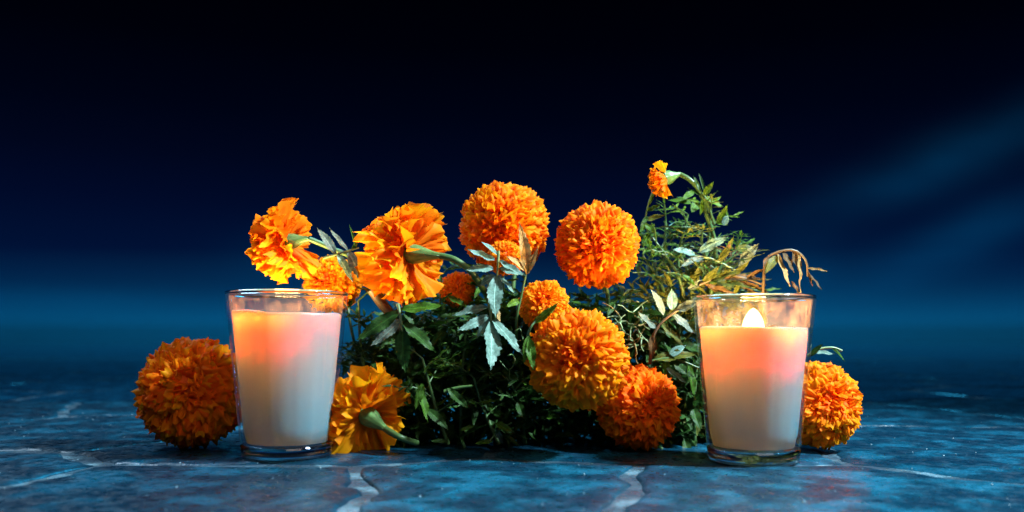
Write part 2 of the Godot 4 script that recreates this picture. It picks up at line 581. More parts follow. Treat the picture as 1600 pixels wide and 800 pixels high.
func candle(label: String, where: Vector3, scale_: float, wax_top: float, pool: float, flame_top: float, wavy: float, power: float) -> Node3D:
	var root := thing("glass_candle", label, "candle", where, "candles in drinking glasses")
	var rt := 0.0387 * scale_
	var rb := 0.0286 * scale_
	var h := 0.1064 * scale_
	var wall := 0.0021
	var rad := func(y: float) -> float: return lerpf(rb, rt, clampf(y / h, 0, 1))
	var facet := func(ang, _j): return 1.0 + 0.0035 * cos(ang * 20.0)
	# glass: the thick foot, the wall outside and inside, the rounded lip
	var foot_h := 0.0085
	var prof := [Vector2(0.0, 0.0012), Vector2(rb * 0.78, 0.0012), Vector2(rb * 0.86, 0.0003), Vector2(rb * 0.93, 0.0), Vector2(rb * 0.985, 0.0009), Vector2(rad.call(0.003), 0.003), Vector2(rad.call(foot_h), foot_h), Vector2(rad.call(foot_h) - 0.0012, foot_h + 0.0004), Vector2(rb * 0.80, foot_h - 0.0006), Vector2(rb * 0.45, foot_h - 0.0016), Vector2(0.0, foot_h - 0.0018)]
	var glass := part("glass", lathe([Vector2(rad.call(foot_h + 0.0005), foot_h + 0.0005), Vector2(rad.call(h * 0.4), h * 0.4), Vector2(rad.call(h * 0.8), h * 0.8), Vector2(rad.call(h - 0.002), h - 0.002)], 120, false, facet), mats["pane"], root)
	part("glass_foot", lathe(prof, 96, true), mats["solid_glass"], glass)
	part("inner_wall", lathe([Vector2(rad.call(wax_top - 0.001) - wall, wax_top - 0.001), Vector2(rad.call(h - 0.002) - wall, h - 0.002)], 120, false, facet), mats["pane"], glass)
	var lip := []
	for k in 13:
		var a := TAU * k / 12.0
		lip.append(Vector2(rad.call(h) - wall * 0.5 + cos(-a) * wall * 0.62, h - 0.0013 + sin(-a) * 0.0013))
	lip.reverse()
	part("rim", lathe(lip, 120, true), mats["solid_glass"], glass)
	part("wax_film", lathe([Vector2(rad.call(wax_top - 0.002) - wall - 0.0003, wax_top - 0.002), Vector2(rad.call((wax_top + h) * 0.5) - wall - 0.0003, (wax_top + h) * 0.5), Vector2(rad.call(h - 0.003) - wall - 0.0003, h - 0.003)], 96, false), mats["film"], root)
	# wax, hollowed round the flame
	var outer: float = rad.call(wax_top) - wall - 0.0008
	var bottom := foot_h + 0.0012
	var crater := 0.053
	var well: float = outer * lerpf(0.97, 0.79, clampf((wax_top - pool) / (crater * 0.56), 0, 1))
	var wp := [Vector2(0.0, bottom)]
	for k in 9:
		var y := lerpf(bottom, wax_top - 0.0018, k / 8.0)
		wp.append(Vector2(rad.call(y) - wall - 0.0008 - (0.0012 if k == 0 else 0.0), y))
	wp.append_array([Vector2(outer - 0.0003, wax_top - 0.0004), Vector2(outer - 0.0008, wax_top), Vector2(outer - 0.0014, wax_top - 0.0006)])
	for q in [[0.07, 0.957], [0.19, 0.920], [0.34, 0.875], [0.50, 0.815], [0.65, 0.735], [0.79, 0.60], [0.91, 0.38], [1.0, 0.0]]:
		wp.append(Vector2(outer * q[1], wax_top - crater * q[0]))
	var n_side := 9
	var shift := wax_top * 300.0
	var wax := lathe(wp, 96, true, func(ang, j): return 1.0 + (0.0022 * sin(ang * 21.0 + shift) + 0.0014 * sin(ang * 34.0 + 1.0) if j < 10 else 0.05 * sin(ang * 2.0 + shift) + 0.025 * sin(ang * 5.0 + shift * 2.0)) * (1.0 if j < 10 else clampf((j - 12) * 0.3, 0.0, 1.0)))
	wax = raised(wax, wp.size(), 96, n_side, wavy)
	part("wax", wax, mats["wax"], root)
	var melt := CylinderMesh.new()
	melt.top_radius = well - 0.0005
	melt.bottom_radius = well - 0.003
	melt.height = 0.0016
	melt.radial_segments = 48
	part("melted_wax", melt, mats["pool"], root, Transform3D(Basis(), Vector3(0, pool + 0.0002, 0)))
	var wick_top := pool + (flame_top - pool) * 0.38
	part("wick", tube([Vector3(0, pool - 0.010, 0), Vector3(0.0006, lerpf(pool, wick_top, 0.6), 0), Vector3(0.0018, wick_top, 0.0004)], 0.0009, 0.0007, 6, 7), mats["wick"], root)
	var fl := []
	var f0 := pool + (flame_top - pool) * 0.16
	for k in 15:
		var v := k / 14.0
		fl.append(Vector2(0.0070 * pow(sin(PI * pow(v, 0.85)), 0.62) if k > 0 and k < 14 else 0.0, lerpf(f0, flame_top, v)))
	part("flame", lathe(fl, 24, true), mats["flame"], root)
	var glare_haze := FogVolume.new()                 # haze added round the flame to imitate its glare
	glare_haze.name = "glare_haze"
	glare_haze.shape = RenderingServer.FOG_VOLUME_SHAPE_ELLIPSOID
	var middle := lerpf(f0, flame_top, 0.4)
	glare_haze.size = Vector3(rt * 1.64, (h - middle - 0.001) * 2.0, rt * 1.64)
	var haze_mat := FogMaterial.new()
	haze_mat.albedo = Color(0.95, 0.90, 0.85)
	haze_mat.density = 0.24
	glare_haze.material = haze_mat
	glare_haze.set_meta("kind", "stuff")
	root.add_child(glare_haze, true)
	glare_haze.position = Vector3(0, middle, 0)
	var lamp := OmniLight3D.new()
	lamp.name = "flame_light"
	lamp.light_color = Color(1.0, 0.83, 0.52)
	lamp.light_energy = power
	lamp.light_size = 0.004
	lamp.omni_range = 6.0
	lamp.omni_attenuation = 2.0
	lamp.shadow_enabled = true
	root.add_child(lamp, true)
	lamp.position = Vector3(0, lerpf(f0, flame_top, 0.12), 0)
	return root


# the brim of the wax stands a little higher on one side than on the other
func raised(m: ArrayMesh, rows: int, seg: int, from_row: int, by: float) -> ArrayMesh:
	var arr := m.surface_get_arrays(0)
	var v: PackedVector3Array = arr[Mesh.ARRAY_VERTEX]
	for j in range(from_row, mini(from_row + 4, rows)):
		for i in seg + 1:
			var a := TAU * i / seg
			v[j * (seg + 1) + i].y += by * (-0.7 * cos(a) + 0.35 * sin(a * 3.0 + 0.6) + 0.2 * sin(a * 7.0))
	arr[Mesh.ARRAY_VERTEX] = v
	var out := ArrayMesh.new()
	out.add_surface_from_arrays(Mesh.PRIMITIVE_TRIANGLES, arr)
	return out


# ---------------------------------------------------------------- floor

func clip(poly: PackedVector2Array, a: Vector2, b: Vector2) -> PackedVector2Array:
	var mid := (a + b) * 0.5
	var n := b - a
	var out := PackedVector2Array()
	for i in poly.size():
		var p := poly[i]
		var q := poly[(i + 1) % poly.size()]
		var dp := (p - mid).dot(n)
		var dq := (q - mid).dot(n)
		if dp <= 0.0:
			out.append(p)
		if (dp < 0.0) != (dq < 0.0):
			out.append(p.lerp(q, dp / (dp - dq)))
	return out


func ground_noise(x: float, z: float) -> float:
	return 0.0009 * hill.get_noise_2d(x * 30.0, z * 30.0) + 0.0005 * fine.get_noise_2d(x * 120.0, z * 120.0)


func flagstone(cell: PackedVector2Array, seed_: Vector2, gap: float, near: bool) -> ArrayMesh:
	# outline drawn in from the neighbours, its edges broken
	var c := Vector2.ZERO
	for p in cell:
		c += p
	c /= cell.size()
	var outline := []
	var step := 0.008 if near else 0.03
	for i in cell.size():
		var p := cell[i]
		var q := cell[(i + 1) % cell.size()]
		var n := maxi(1, int(p.distance_to(q) / step))
		for k in n:
			outline.append(p.lerp(q, float(k) / n))
	var ring := []
	for p in outline:
		var to: Vector2 = c - p
		var far := to.length()
		var cut := gap * (0.75 + 0.9 * hill.get_noise_2d(p.x * 55.0 + 7.0, p.y * 55.0)) + 0.004 * maxf(0.0, fine.get_noise_2d(p.x * 40.0, p.y * 40.0 + 3.0))
		ring.append(p + to / far * clampf(cut + 0.0008, 0.0008, far * 0.3) + Vector2(hill.get_noise_2d(p.x * 25.0, p.y * 25.0), hill.get_noise_2d(p.x * 25.0 + 90.0, p.y * 25.0)) * 0.012)
	var levels := [0.0, 0.1, 0.2, 0.3, 0.4, 0.5, 0.6, 0.7, 0.79, 0.87, 0.93, 0.965, 0.985, 1.0, 1.004] if near else [0.0, 0.4, 0.7, 0.9, 0.97, 1.0, 1.004]
	var drop := [0.0009, 0.0022, 0.006]
	var st := SurfaceTool.new()
	st.begin(Mesh.PRIMITIVE_TRIANGLES)
	var m := ring.size()
	for j in levels.size():
		for i in m:
			var p: Vector2 = c.lerp(ring[i], levels[j])
			var y := ground_noise(p.x, p.y)
			var edge: int = j - (levels.size() - 3)
			if edge >= 0:
				y -= drop[edge]
			elif edge == -1:
				y -= 0.0002
			st.add_vertex(Vector3(p.x, y, p.y))
	for j in levels.size() - 1:
		for i in m:
			var a := j * m + i
			var b := j * m + (i + 1) % m
			for k in [a, a + m, b, b, a + m, b + m]:
				st.add_index(k)
	st.generate_normals()
	return st.commit()


func build_floor() -> void:
	var ground := Node3D.new()
	ground.name = "stone_floor"
	add_child(ground)
	ground.set_meta("kind", "structure")
	ground.set_meta("label", "dark blue flagstone floor with pale mortar joints")
	var seeds: Array[Vector2] = []
	for s in [[-0.140, 0.40], [-0.006, 0.42], [0.106, 0.40], [-0.420, 0.45], [0.50, 0.42], [-0.130, 0.70], [0.10, 0.70], [0.36, 0.66], [-0.66, 0.68], [-0.36, 0.80], [0.62, 0.72], [-0.78, 0.55], [0.86, 0.5], [0.0, 0.20], [-0.3, 0.20], [0.3, 0.20], [0.7, 0.2], [-0.7, 0.2]]:
		seeds.append(Vector2(s[0], BACK - s[1]))
	var d := 0.98
	while d < 3.4:
		var half := d * 0.72 + 0.4
		var x := -half
		while x < half:
			seeds.append(Vector2(x + rng.randf_range(-0.07, 0.07), BACK - d + rng.randf_range(-0.07, 0.07)))
			x += 0.25
		d += 0.24
	for i in seeds.size():
		var s := seeds[i]
		var depth := BACK - s.y
		if depth > 3.1 or depth < 0.3:
			continue
		var cell := PackedVector2Array([s + Vector2(-0.4, -0.4), s + Vector2(0.4, -0.4), s + Vector2(0.4, 0.4), s + Vector2(-0.4, 0.4)])
		for k in seeds.size():
			if k != i and seeds[k].distance_to(s) < 1.0:
				cell = clip(cell, s, seeds[k])
		if cell.size() < 3:
			continue
		var kind: String = ["stone", "stone", "stone_dark", "stone_light"][rng.randi() % 4]
		if depth > 1.9:
			kind = "wet_stone"
		elif depth > 1.0:
			kind = "damp_stone"
		part("flagstone", flagstone(cell, s, 0.0046, depth < 1.1), mats[kind], ground)
	# the bed the stones lie in, and the floor going on to the horizon
	part("mortar_bed", net(40, 40, func(u, v):
		var x := lerpf(-3.2, 3.2, u)
		var z := lerpf(BACK + 0.3, BACK - 3.3, v)
		return Vector3(x, -0.0016 + 0.0004 * hill.get_noise_2d(x * 60.0, z * 60.0), z)), mats["mortar"], ground)
	part("far_ground", net(60, 60, func(u, v):
		var z: float = BACK - 2.95 - 57.0 * v * v
		var x: float = lerpf(-1.0, 1.0, u) * (4.0 + 60.0 * v * v)
		return Vector3(x, -0.0024, z)), mats["wet_stone"], ground)


# ---------------------------------------------------------------- sky

func lin(r: float, g: float, b: float) -> Color:
	return Color(r / 255.0, g / 255.0, b / 255.0).srgb_to_linear()


func night_sky() -> ImageTexture:
	var w := 1024
	var h := 512
	var im := Image.create(w, h, false, Image.FORMAT_RGBF)
	var table := [[90.0, lin(0, 0, 1)], [24.0, lin(0, 0, 2)], [18.0, lin(0, 1, 9)], [14.0, lin(0, 3, 19)], [11.2, lin(1, 6, 28)], [8.3, lin(1, 10, 40)], [5.2, lin(1, 17, 52)], [3.1, lin(0, 30, 70)], [1.0, lin(0, 57, 99)], [0.0, lin(0, 66, 108)], [-90.0, lin(0, 50, 90)]]
	# thin mist streaks: [azimuth, elevation, slope, half length, half width, strength], all round the horizon
	var streaks := [[26.0, 10.0, 0.36, 8.0, 1.6, 0.85], [26.0, 5.0, 0.42, 7.5, 1.6, 1.0], [18.0, 3.8, 0.10, 3.2, 1.7, 0.7], [-27.0, 1.9, 0.0, 7.0, 0.7, 0.6], [-14.0, 4.2, 0.04, 4.0, 2.0, 0.45]]
	var own := RandomNumberGenerator.new()
	own.seed = 77
	for k in 22:
		streaks.append([40.0 + k * 12.8 + own.randf_range(-4, 4), own.randf_range(2.0, 10.0), own.randf_range(-0.35, 0.35), own.randf_range(4.0, 9.0), own.randf_range(0.8, 1.6), own.randf_range(0.4, 1.1)])
	var glow := lin(0, 40, 66)
	var waver := FastNoiseLite.new()
	waver.seed = 3
	waver.frequency = 0.05
	for y in h:
		var el := 90.0 - (y + 0.5) / h * 180.0
		var base: Color = table[-1][1]
		for k in table.size() - 1:
			if el <= table[k][0] and el >= table[k + 1][0]:
				base = table[k + 1][1].lerp(table[k][1], (el - table[k + 1][0]) / (table[k][0] - table[k + 1][0]))
		if el <= 0.0 or el > 30.0:
			im.fill_rect(Rect2i(0, y, w, 1), base)
			continue
		for x in w:
			var az := fposmod((x + 0.5) / w * 360.0 + 180.0, 360.0) - 180.0
			var add := 0.0
			for s in streaks:
				var da := fposmod(az - s[0] + 180.0, 360.0) - 180.0
				if absf(da) > s[3] * 2.6:
					continue
				var de: float = el - s[1] - s[2] * da
				add += s[5] * exp(-pow(da / s[3], 2.0) - pow(de / s[4], 2.0))
			add *= 0.8 + 0.5 * waver.get_noise_2d(az * 2.0, el * 6.0)
			im.set_pixel(x, y, base + glow * add * clampf(el / 1.5, 0.2, 1.0))
	return ImageTexture.create_from_image(im)


# ---------------------------------------------------------------- the place

func _ready() -> void:
	rng.seed = 20
	hill.seed = 11
	hill.frequency = 0.35
	hill.fractal_octaves = 3
	fine.seed = 12
	fine.frequency = 0.5

	var cam := Camera3D.new()
	cam.name = "camera"
	cam.projection = Camera3D.PROJECTION_FRUSTUM
	cam.keep_aspect = Camera3D.KEEP_HEIGHT
	cam.near = 0.02
	cam.far = 200.0
	cam.size = 800.0 / LENS * cam.near
	cam.frustum_offset = Vector2(0, 125.0 / LENS * cam.near)
	add_child(cam)
	cam.position = Vector3(0, EYE, BACK)
	var lens := CameraAttributesPhysical.new()
	lens.frustum_near = 0.02
	lens.frustum_far = 200.0
	lens.frustum_focal_length = 45.0
	lens.frustum_focus_distance = 0.595
	lens.exposure_aperture = 9.0
	cam.attributes = lens
	cam.current = true

	var env := Environment.new()
	env.background_mode = Environment.BG_SKY
	var sky := Sky.new()
	var sm := PanoramaSkyMaterial.new()
	sm.panorama = night_sky()
	sky.sky_material = sm
	env.sky = sky
	env.tonemap_mode = Environment.TONE_MAPPER_LINEAR
	env.tonemap_exposure = 1.0
	env.sdfgi_enabled = true
	env.ssao_enabled = true
	env.ssil_enabled = true
	var we := WorldEnvironment.new()
	we.name = "night_air"
	we.environment = env
	add_child(we)

	# the lamps of the studio: a key from the upper right, a cool one from above and behind; flood and fill are put in
	var key := SpotLight3D.new()
	key.name = "key_lamp"
	key.light_color = Color(0.84, 0.96, 1.0)
	key.light_energy = 8.6
	key.light_size = 0.07
	key.spot_range = 6.0
	key.spot_angle = 27.0
	key.spot_angle_attenuation = 1.0
	key.shadow_enabled = true
	add_child(key)
	key.look_at_from_position(Vector3(0.90, 1.02, 0.25), Vector3(0.07, 0.06, -0.03), Vector3.UP)
	var flood := SpotLight3D.new()  # unseen flood put in to light the mist and the far stones
	flood.name = "blue_flood"
	flood.light_color = Color(0.20, 0.76, 1.0)
	flood.light_energy = 18.0
	flood.light_size = 0.4
	flood.spot_range = 30.0
	flood.spot_angle = 66.0
	flood.spot_angle_attenuation = 0.5
	flood.shadow_enabled = true
	add_child(flood)
	flood.look_at_from_position(Vector3(0.0, 3.6, -5.0), Vector3(0.0, 0.0, -5.1), Vector3.FORWARD)
	var cool := AreaLight3D.new()
	cool.name = "cool_lamp"
	cool.light_color = Color(0.78, 0.90, 1.0)
	cool.light_energy = 1.2
	cool.area_size = Vector2(0.6, 0.4)
	cool.shadow_enabled = true
	add_child(cool)
	cool.look_at_from_position(Vector3(-0.85, 1.0, -0.40), Vector3(0.0, 0.05, 0.0), Vector3.UP)

	var fill := AreaLight3D.new()  # soft fill added out of view to lift the shade on the flowers
	fill.name = "added_fill"
	fill.light_color = Color(1.0, 0.93, 0.84)
	fill.light_energy = 0.45
	fill.area_size = Vector2(0.9, 0.6)
	fill.shadow_enabled = true
	add_child(fill)
	fill.look_at_from_position(Vector3(0.45, 1.0, 0.95), Vector3(0.05, 0.08, 0.0), Vector3.UP)

	# low mist lying on the stones well behind the flowers
	env.volumetric_fog_enabled = true
	env.volumetric_fog_density = 0.0
	var mist := FogVolume.new()
	mist.name = "mist"
	mist.shape = RenderingServer.FOG_VOLUME_SHAPE_BOX
	mist.size = Vector3(40.0, 0.24, 24.0)
	var vapour := FogMaterial.new()
	vapour.albedo = Color(0.40, 0.86, 0.97)
	vapour.density = 0.10
	mist.material = vapour
	mist.set_meta("kind", "stuff")
	mist.set_meta("label", "blue mist lying low over the far stones")
	mist.position = Vector3(0, 0.122, -13.0)
	add_child(mist, true)

	make_petals()
	make_leaflets()
	make_materials()
	mats["grit"] = std(Color(0.20, 0.30, 0.36), 0.5)
	mats["core"] = std(Color(0.62, 0.10, 0.004), 0.8)
	build_floor()
	build_candles()
	build_flowers()
	build_sprigs()
	build_stalks()
	build_tangle()
	build_grit()


func build_candles() -> void:
	candle("glass candle with its flame sunk below the wax, beside the shaded marigold ball", Vector3(at(449, 600, 0.59).x, 0, BACK - 0.59), 1.035, 0.0962, 0.0810, 0.0955, 0.0016, 0.036)
	candle("glass candle with a bright flame standing above the wax", Vector3(at(1177, 600, 0.568).x, 0, BACK - 0.568), 1.0, 0.0862, 0.0690, 0.0985, 0.0006, 0.090)


func build_flowers() -> void:
	var ripe := [0, 1, 1, 2]
	pompon("shaded marigold ball lying on the stone beside the candle with hidden flame", Vector3(at(302, 612, 0.63).x, 0.0400, BACK - 0.63), 0.0418, Vector3(0.15, 0.25, 1), 300, [0, 1, 3, 2], [], 0.92)
	pompon("topmost full marigold ball rising behind the upright tan leaf", at(788, 356, 0.655), 0.0362, Vector3(-0.35, -0.25, 0.9), 290, [1, 1, 2, 0], [at(800, 470, 0.68), at(815, 600, 0.69), at(830, 680, 0.69)])
	pompon("round marigold with red middle facing out above the gap in the leaves", at(933, 384, 0.64), 0.0335, Vector3(-0.10, -0.05, 1), 280, [0, 1, 3, 1], [at(950, 470, 0.68), at(950, 600, 0.69), at(940, 690, 0.69)])
	pompon("largest marigold ball at the front, hanging over the lower one beside it", at(903, 562, 0.585), 0.0362, Vector3(-0.20, 0.05, 1), 300, [1, 1, 2, 0], [at(915, 600, 0.66), at(900, 660, 0.66)], 0.98)
	pompon("marigold ball resting on the stone, tucked under the largest one", Vector3(at(996, 628, 0.618).x, 0.0305, BACK - 0.618), 0.0318, Vector3(0.35, 0.15, 0.9), 270, [0, 1, 0, 3], [], 0.95)
	pompon("marigold ball on the stone half behind the candle with visible flame", Vector3(at(1278, 630, 0.622).x, 0.0315, BACK - 0.622), 0.0328, Vector3(0.25, 0.25, 1), 270, ripe, [])
	pompon("small marigold ball peeking out above the largest one", at(850, 478, 0.615), 0.0195, Vector3(-0.1, 0.4, 0.9), 200, [2, 2, 1], [at(855, 560, 0.67), at(850, 660, 0.67)])
	pompon("yellow orange marigold half hidden by the glass rim and pale sprig", at(520, 444, 0.66), 0.0235, Vector3(-0.2, 0.3, 0.9), 200, [2, 2, 4], [at(550, 520, 0.68), at(580, 640, 0.69)])
	pompon("small marigold behind the pale pinnate leaf under the topmost ball", at(789, 403, 0.612), 0.0135, Vector3(0.1, 0.3, 0.9), 130, [1, 2], [at(790, 500, 0.68), at(800, 640, 0.68)])
	pompon("half covered marigold deep among the leaves beside the pale sprigs", at(716, 452, 0.66), 0.0150, Vector3(0.1, 0.3, 0.9), 130, [0, 1], [at(720, 530, 0.69), at(730, 660, 0.69)])
	# open flowers seen from behind or from the side
	open_flower("open marigold over the candle glass, seen from the side on its green cup", at(444, 379, 0.61), Vector3(-0.94, -0.12, -0.20), 0.0228, [[11, 92, 1.0], [9, 106, 0.75], [11, 72, 1.0], [10, 50, 0.98], [9, 30, 0.95], [6, 12, 0.9]], Vector2(0.0190, 0.0054), [1, 2, 1, 0], [at(518, 388, 0.612), at(560, 410, 0.62), at(600, 470, 0.65), at(640, 600, 0.68)])
	open_flower("big ruffled marigold turned away, its long green cup in front", at(632, 396, 0.612), Vector3(-0.86, 0.10, -0.48), 0.0308, [[12, 100, 0.95], [10, 112, 0.72], [12, 82, 1.0], [11, 62, 1.0], [9, 40, 0.95], [7, 15, 0.9]], Vector2(0.0310, 0.0066), [1, 2, 4, 0], [at(715, 408, 0.595), at(745, 436, 0.60), at(772, 500, 0.64), at(780, 640, 0.67)])
	open_flower("broad petalled open marigold lying on the stone, green cup toward the leaves", at(567, 645, 0.612), Vector3(-0.60, 0.32, -0.50), 0.0285, [[9, 96, 1.0], [7, 110, 0.75], [9, 74, 1.0], [7, 48, 0.95], [5, 20, 0.9]], Vector2(0.0260, 0.0068), [2, 2, 1, 4], [at(625, 683, 0.588), at(652, 692, 0.598)])
	open_flower("small wilting marigold bud nodding on the tallest stalk", at(1037, 279, 0.67), Vector3(-0.93, -0.28, 0.2), 0.0128, [[4, 55, 1.0], [5, 32, 0.9], [3, 10, 0.8]], Vector2(0.0140, 0.0052), [1, 2, 0], [at(1078, 281, 0.67), at(1094, 300, 0.67), at(1104, 335, 0.67), at(1118, 390, 0.675), at(1110, 480, 0.68), at(1085, 660, 0.69)])


func build_sprigs() -> void:
	var p := "leaf_pale"
	var g := "leaf_grey"
	var t := "leaf_tan"
	var k := "leaf_dark"
	var n := "leaf_green"
	var b := "leaf_bright"
	var o := "leaf_olive"
	var w := "leaf_brown"
	sprig("pale blue grey sprig against the sky beside the side-on open marigold", 0.600, [[505, 403], [530, 396], [561, 387]], [[524, 397, 495, 356, 13, g], [543, 391, 515, 356, 8, g], [527, 398, 551, 441, 15, p], [544, 394, 578, 447, 19, p], [556, 388, 549, 352, 4, n], [550, 392, 560, 376, 6, n]], "stem_pale", 2.4)
	sprig("upper pale pinnate leaf hanging before the small hidden marigold", 0.598, [[779, 392], [778, 412], [776, 440]], [[777, 398, 757, 376, 9, p], [773, 407, 730, 390, 12, p], [771, 420, 727, 423, 14, p], [774, 431, 747, 446, 13, p], [776, 434, 760, 451, 10, p], [780, 408, 822, 432, 11, p], [780, 420, 819, 428, 11, p], [779, 432, 806, 457, 10, p], [777, 432, 775, 497, 22, p, -0.018]], "stem_pale", 2.4)
	sprig("lower pale pinnate leaf with one broad tip hanging over dark shade", 0.590, [[764, 466], [766, 486], [767, 508]], [[762, 481, 707, 494, 15, p], [763, 493, 715, 516, 14, p], [764, 497, 745, 529, 9, p], [767, 504, 766, 579, 26, p, -0.022], [769, 500, 817, 554, 17, p, -0.016], [768, 503, 806, 536, 9, g], [772, 477, 783, 503, 11, t]], "stem_pale", 3.0)
	sprig("upright narrow tan leaf in front of the topmost marigold ball", 0.605, [[808, 545, 0.02], [807, 500], [815, 460], [825, 412]], [[824, 428, 811, 347, 16, t], [826, 424, 840, 386, 8, t], [822, 424, 797, 398, 14, t], [812, 470, 792, 478, 10, b], [811, 436, 782, 440, 4, b]], "stem_green", 2.6)
	sprig("single green leaf curving up the side of the largest marigold", 0.552, [[824, 560, 0.03], [826, 520], [838, 500]], [[834, 505, 873, 473, 11, b, -0.004], [826, 525, 818, 566, 11, n], [828, 530, 834, 577, 14, n]], "stem_green", 2.4)
	sprig("dark sprig of five drooping leaves above the broad petalled open marigold", 0.590, [[621, 474], [625, 492], [629, 518]], [[622, 488, 557, 531, 20, k], [626, 500, 580, 541, 17, g], [628, 484, 694, 474, 18, n], [629, 515, 634, 583, 22, k], [630, 506, 681, 552, 20, k]], "stem_pale", 2.8)
	sprig("brown lit sprig with two upright blue grey leaves beside the glass", 0.612, [[1016, 568, 0.01], [1020, 528], [1036, 502], [1066, 480]], [[1037, 492, 1024, 452, 15, g], [1050, 484, 1050, 451, 15, p], [1058, 484, 1092, 468, 15, g], [1050, 490, 1087, 520, 15, g], [1024, 512, 997, 487, 15, g], [1032, 505, 1072, 541, 13, o], [1020, 522, 1022, 560, 13, w]], "stem_brown", 3.0)
	sprig("dull leaves spreading low between the stone-resting marigold and glass", 0.625, [[1010, 566], [1050, 560], [1092, 575]], [[1022, 562, 1092, 553, 17, o], [1046, 556, 1072, 538, 12, p], [1050, 562, 1084, 590, 14, k], [1040, 560, 1046, 598, 12, n], [1075, 570, 1088, 620, 13, n], [1040, 575, 1075, 600, 10, p]], "stem_green", 2.4)
	sprig("bright yellow green young leaves below the nodding bud", 0.668, [[1098, 302], [1108, 325], [1116, 352]], [[1100, 305, 1114, 284, 10, b], [1101, 308, 1131, 322, 12, b], [1098, 312, 1097, 336, 11, b], [1108, 318, 1128, 306, 6, b], [1107, 314, 1122, 298, 6, b], [1120, 350, 1137, 320, 9, b], [1130, 352, 1140, 336, 10, p], [1096, 308, 1075, 292, 8, n], [1094, 300, 1083, 274, 5, k], [1100, 300, 1094, 268, 4, k], [1084, 300, 1066, 312, 9, n], [1080, 318, 1046, 308, 12, n], [1092, 318, 1080, 332, 13, n]], "stem_green", 2.8)
	sprig("sprig with one blue and one grey leaf high over the glass rim", 0.645, [[1080, 400], [1110, 404], [1155, 425]], [[1093, 394, 1138, 370, 15, p], [1154, 416, 1186, 380, 15, g], [1086, 398, 1050, 390, 13, p], [1100, 402, 1062, 418, 10, g], [1148, 388, 1182, 384, 14, o], [1150, 386, 1162, 364, 11, b], [1120, 410, 1150, 372, 12, o], [1110, 408, 1085, 430, 12, o]], "stem_pale", 2.2)
	sprig("feathery thin branch standing free beside the red-middled marigold", 0.675, [[1016, 376], [1009, 345], [1013, 318], [1021, 297]], [[1012, 322, 1024, 296, 5, k], [1010, 330, 1034, 318, 8, n], [1008, 345, 1040, 336, 9, o], [1009, 350, 1022, 365, 11, n], [1008, 345, 1001, 362, 9, n], [1014, 366, 1004, 385, 10, n], [1012, 338, 1003, 350, 6, k]], "stem_green", 1.6)
	sprig("dead brown and olive leaf heap lit warm just over the flame glass", 0.640, [[1092, 445], [1140, 430], [1196, 446]], [[1110, 440, 1160, 418, 11, o], [1130, 436, 1196, 430, 12, w], [1120, 444, 1180, 450, 12, o], [1100, 446, 1150, 460, 11, w], [1150, 440, 1212, 456, 10, w], [1098, 440, 1125, 415, 10, o], [1075, 452, 1110, 436, 10, g], [1160, 450, 1205, 470, 9, w], [1140, 432, 1172, 408, 8, o], [1085, 446, 1068, 426, 9, n], [1115, 436, 1098, 412, 8, n], [1165, 436, 1200, 418, 7, w], [1105, 450, 1130, 440, 8, o]], "stem_brown", 2.4)
	sprig("dried arching tendril with hanging withered leaves right of the bush", 0.635, [[1192, 462], [1196, 410], [1212, 395], [1240, 391], [1259, 407], [1262, 432]], [[1200, 402, 1196, 428, 12, w], [1214, 396, 1234, 448, 11, t], [1222, 394, 1243, 424, 15, w], [1238, 392, 1256, 430, 16, w], [1246, 396, 1254, 456, 8, t], [1262, 420, 1293, 424, 6, t], [1263, 428, 1284, 452, 6, w], [1216, 400, 1198, 424, 12, o], [1262, 424, 1272, 446, 5, w], [1236, 440, 1252, 460, 8, w]], "stem_brown", 2.6)
	sprig("curled green leaf end showing over the marigold half behind the glass", 0.612, [[1262, 556], [1278, 546], [1300, 543], [1316, 548]], [[1298, 543, 1324, 562, 7, n], [1270, 550, 1304, 553, 10, p], [1266, 556, 1284, 538, 8, k]], "stem_pale", 2.4)
	sprig("two cut green stalk ends with bent leaves above the shadowed stone", 0.610, [[694, 612], [715, 606], [738, 603]], [[660, 600, 650, 640, 12, n], [655, 610, 668, 660, 13, n], [700, 606, 735, 640, 12, k], [668, 640, 700, 668, 14, k]], "stem_green", 3.6)
	sprig("fallen limp leaves on the stone under the dark foliage", 0.612, [[765, 690], [780, 672], [800, 660]], [[776, 660, 802, 676, 12, n], [774, 672, 786, 694, 10, p], [786, 680, 812, 694, 9, k], [770, 690, 740, 694, 8, n], [720, 672, 742, 664, 9, n], [700, 690, 672, 688, 7, k]], "stem_green", 2.0)
	# thick brown stalk by the glass and thin curling threads
	var stalk := thing("bare_stalk", "thick brown stalk slanting down beneath the big ruffled marigold", "stalk", at(582, 452, 0.625))
	part("stem", tube([Vector3.ZERO, at(596, 474, 0.627) - stalk.position, at(616, 500, 0.632) - stalk.position, at(640, 560, 0.65) - stalk.position], 0.0042, 0.0028, 12, 10, 0.08), mats["stem_brown"], stalk)
	var curls := thing("tendril_tangle", "pale curling threads in the shade beside the largest marigold", "tendrils", at(800, 540, 0.60))
	for c in [[808, 522, 9.0], [796, 562, 10.0], [803, 585, 7.0]]:
		var pts := []
		for q in 9:
			var ang: float = q * 0.62 + c[0]
			var r: float = c[2] * (0.45 + 0.11 * q)
			pts.append(at(c[0] + cos(ang) * r + rng.randf_range(-2, 2), c[1] + sin(ang) * r * 1.3 + rng.randf_range(-2, 2), 0.60 + rng.randf_range(0, 0.008)) - curls.position)
		part("tendril", tube(pts, 0.0006, 0.0004, 24, 5), mats["stem_green"], curls)
	var nest := thing("root_tangle", "nest of fine dry pale threads between the largest marigold and brown sprig", "dry threads", at(985, 520, 0.63))
